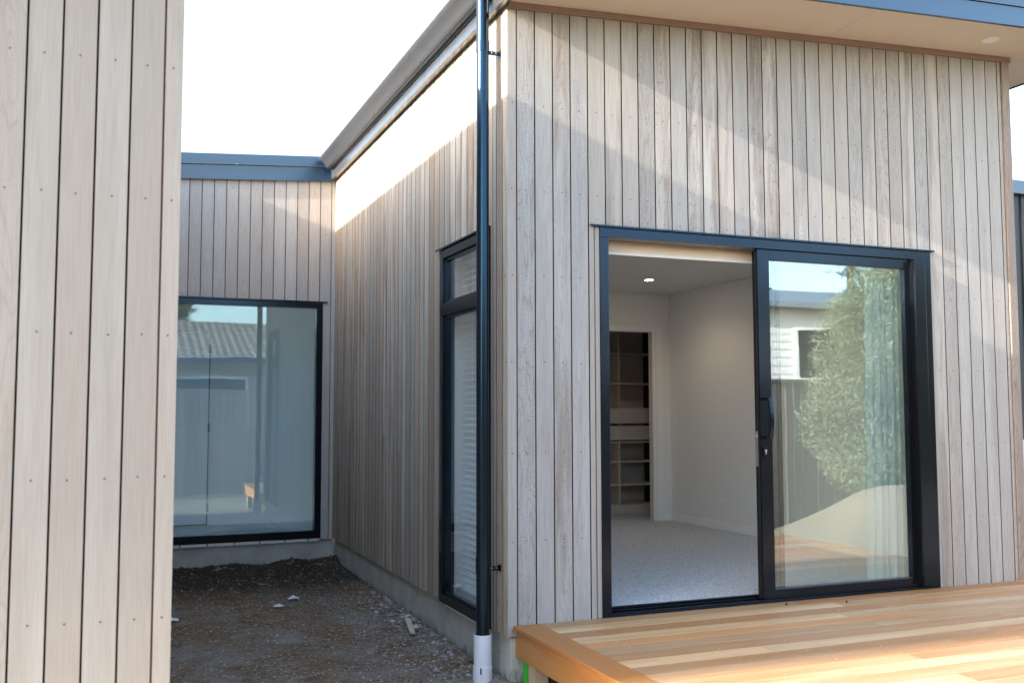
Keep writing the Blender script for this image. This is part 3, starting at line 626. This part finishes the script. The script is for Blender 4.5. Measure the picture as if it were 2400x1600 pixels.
# ------------------------------------------------------------------ deck
dk = thing('timber_deck', (2.2, -1.5, -.4), 'new orange brown timber deck in front of the sliding door', 'deck')
b = MB(); pw, gp = .1475, .0042; y = -.006; row = 0
while y - pw > -2.87:
    x = .152; first = True
    while x < 4.28:
        L = rnd.uniform(1.2, 3.4) if not first else rnd.uniform(.9, 3.0); first = False
        xe = min(4.28, x + L)
        if 4.28 - xe < .5: xe = 4.28
        b.box((x + (.0006), y - pw + gp, -.022), (xe - .0006, y, rnd.uniform(-.0008, 0)), 'deck', 0, bd=(rnd.random(), rnd.random() * .8, rnd.random() ** 1.3))
        x = xe
    y -= pw; row += 1
YD = y
for x in (.372, .822, 1.272, 1.722, 2.172, 2.622, 3.072, 3.522, 3.972):
    yy = -.006
    while yy - pw > -2.87:
        for q in (.028, .118): b.cyl((x + rnd.uniform(-.004, .004), yy - q, .0002), (x, yy - q, .0009), .0042, 'steel', n=8)
        yy -= pw
b.build('decking', dk, bevel=.0018, label='honey and orange boards running along the facade')
b = MB()
b.hexa([(-.034, YD - .14, -.022), (.150, YD, -.022), (.150, -.002, -.022), (-.034, -.002, -.022), (-.034, YD - .14, .001), (.150, YD, .001), (.150, -.002, .001), (-.034, -.002, .001)], 'rim', 1)
b.hexa([(4.432, YD - .14, -.022), (4.432, -.002, -.022), (4.282, -.002, -.022), (4.282, YD, -.022), (4.432, YD - .14, .001), (4.432, -.002, .001), (4.282, -.002, .001), (4.282, YD, .001)], 'rim', 1)
b.hexa([(-.032, YD - .142, -.022), (4.430, YD - .142, -.022), (4.280, YD - .002, -.022), (.152, YD - .002, -.022), (-.032, YD - .142, .001), (4.430, YD - .142, .001), (4.280, YD - .002, .001), (.152, YD - .002, .001)], 'rim', 0)
b.build('border_board', dk, bevel=.003, label='darker orange border boards of the deck')
b = MB(); b.box((-.004, YD - .11, -.20), (.022, .075, -.0225), 'rim', 1); b.box((4.38, YD - .11, -.20), (4.405, -.01, -.0225), 'rim', 1); b.box((.0225, YD - .11, -.20), (4.3795, YD - .085, -.0225), 'rim', 0); b.build('rim_board', dk, bevel=.002)
for x, y in ((.075, -.150), (.075, -1.5), (.075, YD - .03), (4.3, -.2), (4.3, -1.5), (4.3, YD - .03), (2.2, YD - .03)):
    b = MB(); b.box((x - .045, y - .05, -.62), (x + .045, y + .05, -.021), 'joist'); b.build('post', dk, bevel=.002)
b = MB()
for x in (.35, .8, 1.25, 1.7, 2.15, 2.6, 3.05, 3.5, 3.95): b.box((x, YD - .08, -.19), (x + .045, -.05, -.0225), 'joist', 1)
b.build('joists', dk)
b = MB(); b.box((.024, -.096, -.46), (.030, -.030, -.19), 'green'); b.build('strap', label='bright green strap hanging beside the deck post', cat='strap')
for x, y, l in ((1.985, -.105, 'dark crumb of bark on the deck, the nearer to the corner'), (2.43, -.20, 'dark crumb of bark on the deck, farther from the corner')):
    b = MB(); b.cyl((x, y, .001), (x + .006, y + .003, .014), .007, 'dark', r1=.002, n=5); b.box((x - .008, y - .004, .001), (x + .012, y + .003, .004), 'dark'); b.build('bark_crumb', label=l, cat='bark crumb', group='bark crumbs on the deck')

# ------------------------------------------------------------------ litter on the soil
def gz(x, y): return hgt(x, y)
def scrap(x, y, s, lab, seed):
    q = random.Random(seed); b = MB(); n = 7; P = {}
    for i in range(n):
        for j in range(n):
            P[i, j] = (x + (i / (n - 1) - .5) * s * (1 + .3 * q.random()), y + (j / (n - 1) - .5) * s * .9, gz(x, y) + .012 + s * .42 * q.random() * (1 - abs(i / (n - 1) - .5) * 1.5) * (1 - abs(j / (n - 1) - .5) * 1.2) + .004)
    for i in range(n - 1):
        for j in range(n - 1): b.face([P[i, j], P[i + 1, j], P[i + 1, j + 1], P[i, j + 1]], 'pvc')
    o = b.build('plastic_scrap', label=lab, cat='plastic scrap', group='scraps of white plastic on the soil')
    md = o.modifiers.new('thick', 'SOLIDIFY'); md.thickness = .0015
scrap(-.83, 3.33, .085, 'crumpled white plastic scrap on the dark soil, nearest the back wall', 3)
scrap(-1.02, 2.98, .075, 'small crumpled white plastic scrap just in front of the other by the dark soil', 5)
scrap(-1.92, 2.74, .11, 'flat white plastic scrap at the foot of the near wing', 8)
b = MB(); b.hexa([(-.25, 1.55, gz(-.2, 1.6) + .012), (-.215, 1.53, gz(-.2, 1.6) + .012), (-.14, 1.93, gz(-.14, 1.9) + .02), (-.18, 1.95, gz(-.16, 1.9) + .02), (-.25, 1.55, gz(-.2, 1.6) + .03), (-.215, 1.53, gz(-.2, 1.6) + .03), (-.14, 1.93, gz(-.14, 1.9) + .04), (-.18, 1.95, gz(-.16, 1.9) + .04)], 'joist', 1)
b.build('timber_offcut', bevel=.002, label='pale timber offcut lying against the side foundation', cat='timber offcut')
b = MB(); b.hexa([(-.078, 1.93, -.135), (-.068, 1.95, -.150), (-.060, 1.98, -.125), (-.070, 1.95, -.105), (-.082, 1.93, -.130), (-.072, 1.95, -.155), (-.064, 1.99, -.120), (-.074, 1.95, -.098)], 'trimwarm')
b.build('dead_leaf', label='curled brown leaf caught under the side cladding', cat='leaf')

def scatter(name, n, region, size, key, kindlabel, dens=None, flat=.6, tall=False, seed=1):
    q = np.random.default_rng(seed); V = []; F = []; BD = []
    base = np.array([(1, 0, 0), (-.5, .86, 0), (-.5, -.86, 0), (0, 0, 1), (0, 0, -1)]) if not tall else None
    cnt = 0
    while cnt < n:
        x = q.uniform(*region[0]); y = q.uniform(*region[1])
        if dens and q.random() > dens(x, y): continue
        s = size[0] * (size[1] / size[0]) ** (q.random() ** 2.2); z = gz(x, y) + .012 * NZ.noise((x * 3, y * 3, 0)) + .009 * NZ.noise((x * 14, y * 14, 5)) + .004 * NZ.noise((x * 40, y * 40, 9)); i = len(V); c = q.random()
        if tall:     # thin straw
            a = q.uniform(0, 6.28); L = s; dx, dy = math.cos(a) * L, math.sin(a) * L; w = .0022; nx_, ny_ = -math.sin(a) * w, math.cos(a) * w; dz = q.uniform(0, .3) * L
            V += [(x - nx_, y - ny_, z + .004), (x + nx_, y + ny_, z + .004), (x + dx + nx_, y + dy + ny_, z + .006 + dz), (x + dx - nx_, y + dy - ny_, z + .006 + dz)]; F.append((i, i + 1, i + 2, i + 3)); BD += [(c, c, c)] * 4
        else:
            rot = q.uniform(0, 6.28); cs, sn = math.cos(rot), math.sin(rot)
            sc = s * (.7 + .6 * q.random(5)); P = base * sc[:, None]; P[:, 0] *= 1.3
            P = np.stack([P[:, 0] * cs - P[:, 1] * sn + x, P[:, 0] * sn + P[:, 1] * cs + y, P[:, 2] * flat + z + s * .2], 1)
            V += [tuple(p) for p in P]
            for f in ((0, 1, 3), (1, 2, 3), (2, 0, 3), (1, 0, 4), (2, 1, 4), (0, 2, 4)): F.append(tuple(i + k for k in f)); BD += [(c, c, c)] * 3
        cnt += 1
    me = bpy.data.meshes.new(name); me.from_pydata(V, [], F); me.materials.append(M[key])
    at = me.color_attributes.new('bd', 'FLOAT_COLOR', 'CORNER'); bb = np.ones((len(BD), 4), 'f'); bb[:, :3] = BD; at.data.foreach_set('color', bb.ravel())
    o = bpy.data.objects.new(name, me); COL.objects.link(o); return tag(o, kindlabel, name.replace('_', ' '), kind='stuff')
scatter('gravel', 24000, ((-2.3, -.06), (-1.2, 5.2)), (.0025, .012), 'stone', 'loose grey gravel and crumbs strewn over the courtyard soil',
        lambda x, y: min(1, .35 + 1.4 * math.exp(-((x + .25) / .3) ** 2) * (1 if y < 3.6 else .4)) * (1 if y < 3.4 else .22), seed=3)
scatter('rubble', 420, ((-.5, -.05), (.2, 3.3)), (.010, .032), 'stone', 'coarse pale rubble along the side foundation', lambda x, y: math.exp(-((x + .13) / .12) ** 2), seed=5)
scatter('straw', 3000, ((-2.3, -.1), (1.3, 5.2)), (.012, .075), 'straw', 'dry straw and bark shreds lying on the dark soil', lambda x, y: .12 + .88 * math.exp(-((y - 3.4) / .7) ** 2), tall=True, seed=6)
scatter('clods', 700, ((-2.3, -.06), (4.5, 5.27)), (.006, .024), 'dark' if 0 else 'bark', 'dark clods of soil heaped along the back foundation', flat=.8, seed=9)

for i, (x, y, lab) in enumerate(((-.16, .95, 'small green weed at the foot of the side foundation, nearest the downpipe'), (-.13, 1.32, 'small green weed by the side foundation near the pale offcut'), (-1.62, -.35, 'tuft of green grass in the soil at the foot of the near wing'))):
    q = random.Random(40 + i); b = MB(); z = gz(x, y)
    for k in range(22):
        a = q.uniform(0, 6.28); L = q.uniform(.02, .05) * (1.6 if i == 2 else 1); w = .0022; c, s_ = math.cos(a), math.sin(a); u = q.uniform(.3, .9)
        b.face([(x - s_ * w, y + c * w, z), (x + s_ * w, y - c * w, z), (x + c * L * u, y + s_ * L * u, z + L)], 'blade', bd=(q.random(),) * 3)
    b.build('weed', label=lab, cat='weed', group='weeds in the soil')
# ------------------------------------------------------------------ what the glass reflects: the garden behind the photographer
fn = thing('timber_fence', (3, -6.6, -.45), 'brown paling fence behind the photographer, seen reflected in the glass', 'fence')
b = MB(); x = -7.0
while x < 13:
    b.box((x, -6.62 - rnd.random() * .012, -.50), (x + .134, -6.60 - rnd.random() * .01, 1.80), 'fence'); x += .15
b.build('palings', fn)
b = MB(); b.box((-7, -6.66, 1.80), (13, -6.56, 1.845), 'fence', 0); b.build('capping', fn)
for k in range(9):
    b = MB(); b.box((-6.9 + 2.4 * k, -6.70, -.6), (-6.8 + 2.4 * k, -6.62, 1.80), 'fence'); b.build('post', fn)

def leafcloud(name, parent, centre, radii, n, L, W, key, seed, up=.3, hole=.0, lobes=7, shell=.35, blobs=None):
    q = np.random.default_rng(seed); c = np.array(centre); r = np.array(radii)
    lc = q.normal(size=(lobes, 3)); lc /= np.linalg.norm(lc, axis=1)[:, None]; lc *= q.uniform(.25, .75, (lobes, 1)); lr = q.uniform(.35, .6, lobes)
    if blobs: lc = np.array([b_[:3] for b_ in blobs]); lr = np.array([b_[3] for b_ in blobs]); lobes = len(blobs)
    k = q.choice(lobes, n, p=lr ** 2 / (lr ** 2).sum()); d = q.normal(size=(n, 3)); d /= np.linalg.norm(d, axis=1)[:, None]
    rad = 1 - shell * q.random(n) ** 1.5
    rad = rad * (1 + .22 * np.sin(6 * d[:, 0] + 2.1 * k) * np.sin(5 * d[:, 2] + k) + .08 * np.sin(17 * d[:, 0] + k) * np.sin(15 * d[:, 2]))
    p = lc[k] + d * (lr[k] * rad)[:, None]; P = c + p * r
    a = d * .7 + q.normal(size=(n, 3)) * .6; a[:, 2] += up; a /= np.linalg.norm(a, axis=1)[:, None]
    t = np.cross(a, q.normal(size=(n, 3))); t /= np.linalg.norm(t, axis=1)[:, None]
    l = (L * q.uniform(.6, 1.3, n))[:, None]; w = (W * q.uniform(.7, 1.2, n))[:, None]
    V = np.stack([P, P + a * l * .5 + t * w, P + a * l, P + a * l * .5 - t * w], 1).reshape(-1, 3)
    F = np.arange(n * 4).reshape(-1, 4)
    me = bpy.data.meshes.new(name); me.from_pydata(V.tolist(), [], F.tolist()); me.materials.append(M[key])
    cc = np.clip(q.random(n) * .6 + .4 * q.random(lobes)[k], 0, 1); at = me.color_attributes.new('bd', 'FLOAT_COLOR', 'CORNER'); bb = np.ones((n * 4, 4), 'f'); bb[:, :3] = np.repeat(cc, 4)[:, None]; at.data.foreach_set('color', bb.ravel())
    o = bpy.data.objects.new(name, me); COL.objects.link(o); o.parent = parent; o.matrix_parent_inverse = parent.matrix_world.inverted(); return o
def limbs(parent, base, tips, r, name='trunk'):
    b = MB()
    for t in tips:
        p = Vector(base); q = Vector(t); m = p.lerp(q, .5) + Vector((rnd.uniform(-.1, .1), rnd.uniform(-.1, .1), .1))
        b.cyl(p, m, r, 'bark', r * .7, n=10); b.cyl(m, q, r * .7, 'bark', r * .3, n=10)
    b.build(name, parent, smooth=True)
BL = [(8.42, .1, 2.66, .72), (7.83, 0, 2.13, .64), (8.59, .3, 1.55, .81), (7.45, .1, 1.42, .54), (7.55, .25, .79, .57), (8.35, .35, .59, .74), (8.86, -.1, 3.07, .63), (7.29, 0, 1.11, .38), (7.93, .3, .28, .45), (9.42, 0, 2.09, 1.1), (9.54, .2, .76, 1.0), (9.22, 0, 3.49, .6), (7.73, -.1, 2.77, .32), (8.19, 0, 3.17, .39)]
sh = thing('garden_shrub', (8.6, -5.9, -.4), 'large olive green shrub with narrow leaves by the fence, reflected in the sliding door', 'shrub')
limbs(sh, (8.6, -5.9, -.4), [(8.2, -5.7, 1.6), (9.2, -5.9, 2.4), (8.8, -6.0, 3.0), (9.6, -5.6, 1.5)], .06)
leafcloud('crown', sh, (0, -5.7, 0), (1, 1, 1), 110000, .068, .0085, 'leaf', 11, shell=.7, blobs=BL)
wh = thing('weatherboard_house', (11, -11, -.4), 'white weatherboard house beyond the fence, reflected in the sliding door', 'house')
b = MB()
for k in range(24):
    z = -.4 + k * .17
    b.hexa([(7.2, -11.03, z), (18, -11.03, z), (18, -11.25, z), (7.2, -11.25, z), (7.2, -11.05, z + .175), (18, -11.05, z + .175), (18, -11.25, z + .175), (7.2, -11.25, z + .175)][::1], 'wbd', 0)
b.box((7.2, -17, -.4), (18, -11.3, 3.6), 'wbd'); b.build('wall', wh)
b = MB(); b.hexa([(7.0, -10.6, 3.78), (18.4, -10.6, 3.15), (18.4, -14, 3.9), (7.0, -14, 4.5), (7.0, -10.6, 3.90), (18.4, -10.6, 3.27), (18.4, -14, 4.0), (7.0, -14, 4.6)], 'iron', 0); b.build('roof', wh)
b = MB(); b.box((11.3, -11.02, 2.0), (12.9, -10.98, 3.15), 'white'); wf = b.build('window', wh)
b = MB(); b.box((11.4, -10.98, 2.08), (12.8, -10.96, 3.08), 'seal'); b.build('pane', wf)
wh.location = (11, -11.6, -.4); wh.rotation_euler = (0, 0, R(24)); th = thing('tiled_house', (-1, -13, -.4), 'low house with a clay tiled roof beyond the fence, reflected in the large window', 'house')
b = MB(); b.box((-9, -17, -.4), (5.5, -10.6, 2.75), 'brickh'); b.build('wall', th)
b = MB(); b.box((-9.6, -10.12, 2.62), (6.1, -10.0, 2.76), 'fascia', 0); b.build('gutter', th)
b = MB(); cols, rows = 75, 13
for i in range(cols):
    for j in range(rows):
        xa = -9.6 + i * .21; ya = -10.05 - j * .29; za = 2.74 + j * .098
        prf = [(xa, za), (xa + .04, za + .014), (xa + .08, za + .02), (xa + .12, za + .014), (xa + .16, za + .002), (xa + .21, za)]
        for (p0, p1) in zip(prf[:-1], prf[1:]):
            b.face([(p0[0], ya, p0[1]), (p1[0], ya, p1[1]), (p1[0], ya - .31, p1[1] + .075), (p0[0], ya - .31, p0[1] + .075)], 'tile')
            b.face([(p0[0], ya, p0[1] - .05), (p1[0], ya, p1[1] - .05), (p1[0], ya, p1[1]), (p0[0], ya, p0[1])], 'tile')
b.hexa([(-9.6, -10.1, 2.70), (6.08, -10.1, 2.70), (6.08, -13.8, 3.93), (-9.6, -13.8, 3.93), (-9.6, -10.1, 2.72), (6.08, -10.1, 2.72), (6.08, -13.8, 3.95), (-9.6, -13.8, 3.95)], 'tile')
b.hexa([(-9.6, -13.8, 3.9), (6.08, -13.8, 3.9), (6.08, -17.3, 2.7), (-9.6, -17.3, 2.7), (-9.6, -13.8, 4.0), (6.08, -13.8, 4.0), (6.08, -17.3, 2.8), (-9.6, -17.3, 2.8)], 'tile')
b.build('roof', th)
for x in (-3.4, -.9, 1.7):
    b = MB(); b.box((x, -10.62, .9), (x + 1.9, -10.57, 2.3), 'white'); wf = b.build('window', th)
    b = MB(); b.box((x + .07, -10.57, .97), (x + 1.83, -10.555, 2.23), 'seal'); b.build('pane', wf)
yu = thing('cabbage_tree', (-.6, -18, -.4), 'spiky crowned tree above the tiled roof, reflected in the large window', 'tree')
limbs(yu, (-.6, -18, -.4), [(-.6, -18, 4.4), (-.1, -18, 4.2), (-1.2, -18, 4.3)], .1)
leafcloud('crown', yu, (-.75, -18, 4.75), (.8, .6, .5), 2600, .5, .02, 'blade', 4, up=.6, lobes=5, shell=.9)
pn = thing('pine_tree', (25.5, -26, -.4), 'tall thin pine beyond the white house, reflected at the top of the sliding door', 'tree')
limbs(pn, (25.5, -26, -.4), [(25.5, -26, 13)], .25)
for k in range(9): leafcloud('branch_tier', pn, (25.5, -26, 5 + k), (.9 - .08 * k, .9 - .08 * k, .12), 110, .30, .03, 'leafd', 30 + k, lobes=6)
dt = thing('broadleaf_tree', (18, -22, -.4), 'dark broadleaf tree beyond the white house, reflected at the edge of the sliding door', 'tree')
limbs(dt, (18, -22, -.4), [(17.4, -22, 5), (18.6, -22, 5.6), (18, -21.6, 6)], .2)
leafcloud('crown', dt, (16.9, -22, 5.9), (.7, .9, .8), 3000, .22, .06, 'leafd', 21, lobes=9)

# ------------------------------------------------------------------ beyond the right hand end of the house
ds = thing('dark_building', (13, 7, -.4), 'dark metal clad building past the far end of the house', 'building')
b = MB(); b.box((9.2, 5.33, -.4), (16, 10, 4.76), 'shed')
for k in range(34): b.box((9.2 + .2 * k, 5.30, .6), (9.2 + .2 * k + .02, 5.33, 4.76), 'shed')
b.build('wall', ds)
b = MB(); b.box((9.1, 5.22, 4.73), (16.1, 10.1, 4.745), 'gutter', 0); b.box((9.1, 5.25, 4.75), (16.1, 10.1, 4.95), 'fascia', 0); b.build('roof', ds)
b = MB()
for k in range(16): b.box((9.6 + .3 * k, 4.9, -.60), (9.6 + .3 * k + .29, 4.94, .86), 'pvc')
b.box((9.6, 4.88, .86), (14.4, 4.96, .91), 'pvc', 0); b.build('white_fence', label='white panel fence low beside the dark building', cat='fence')
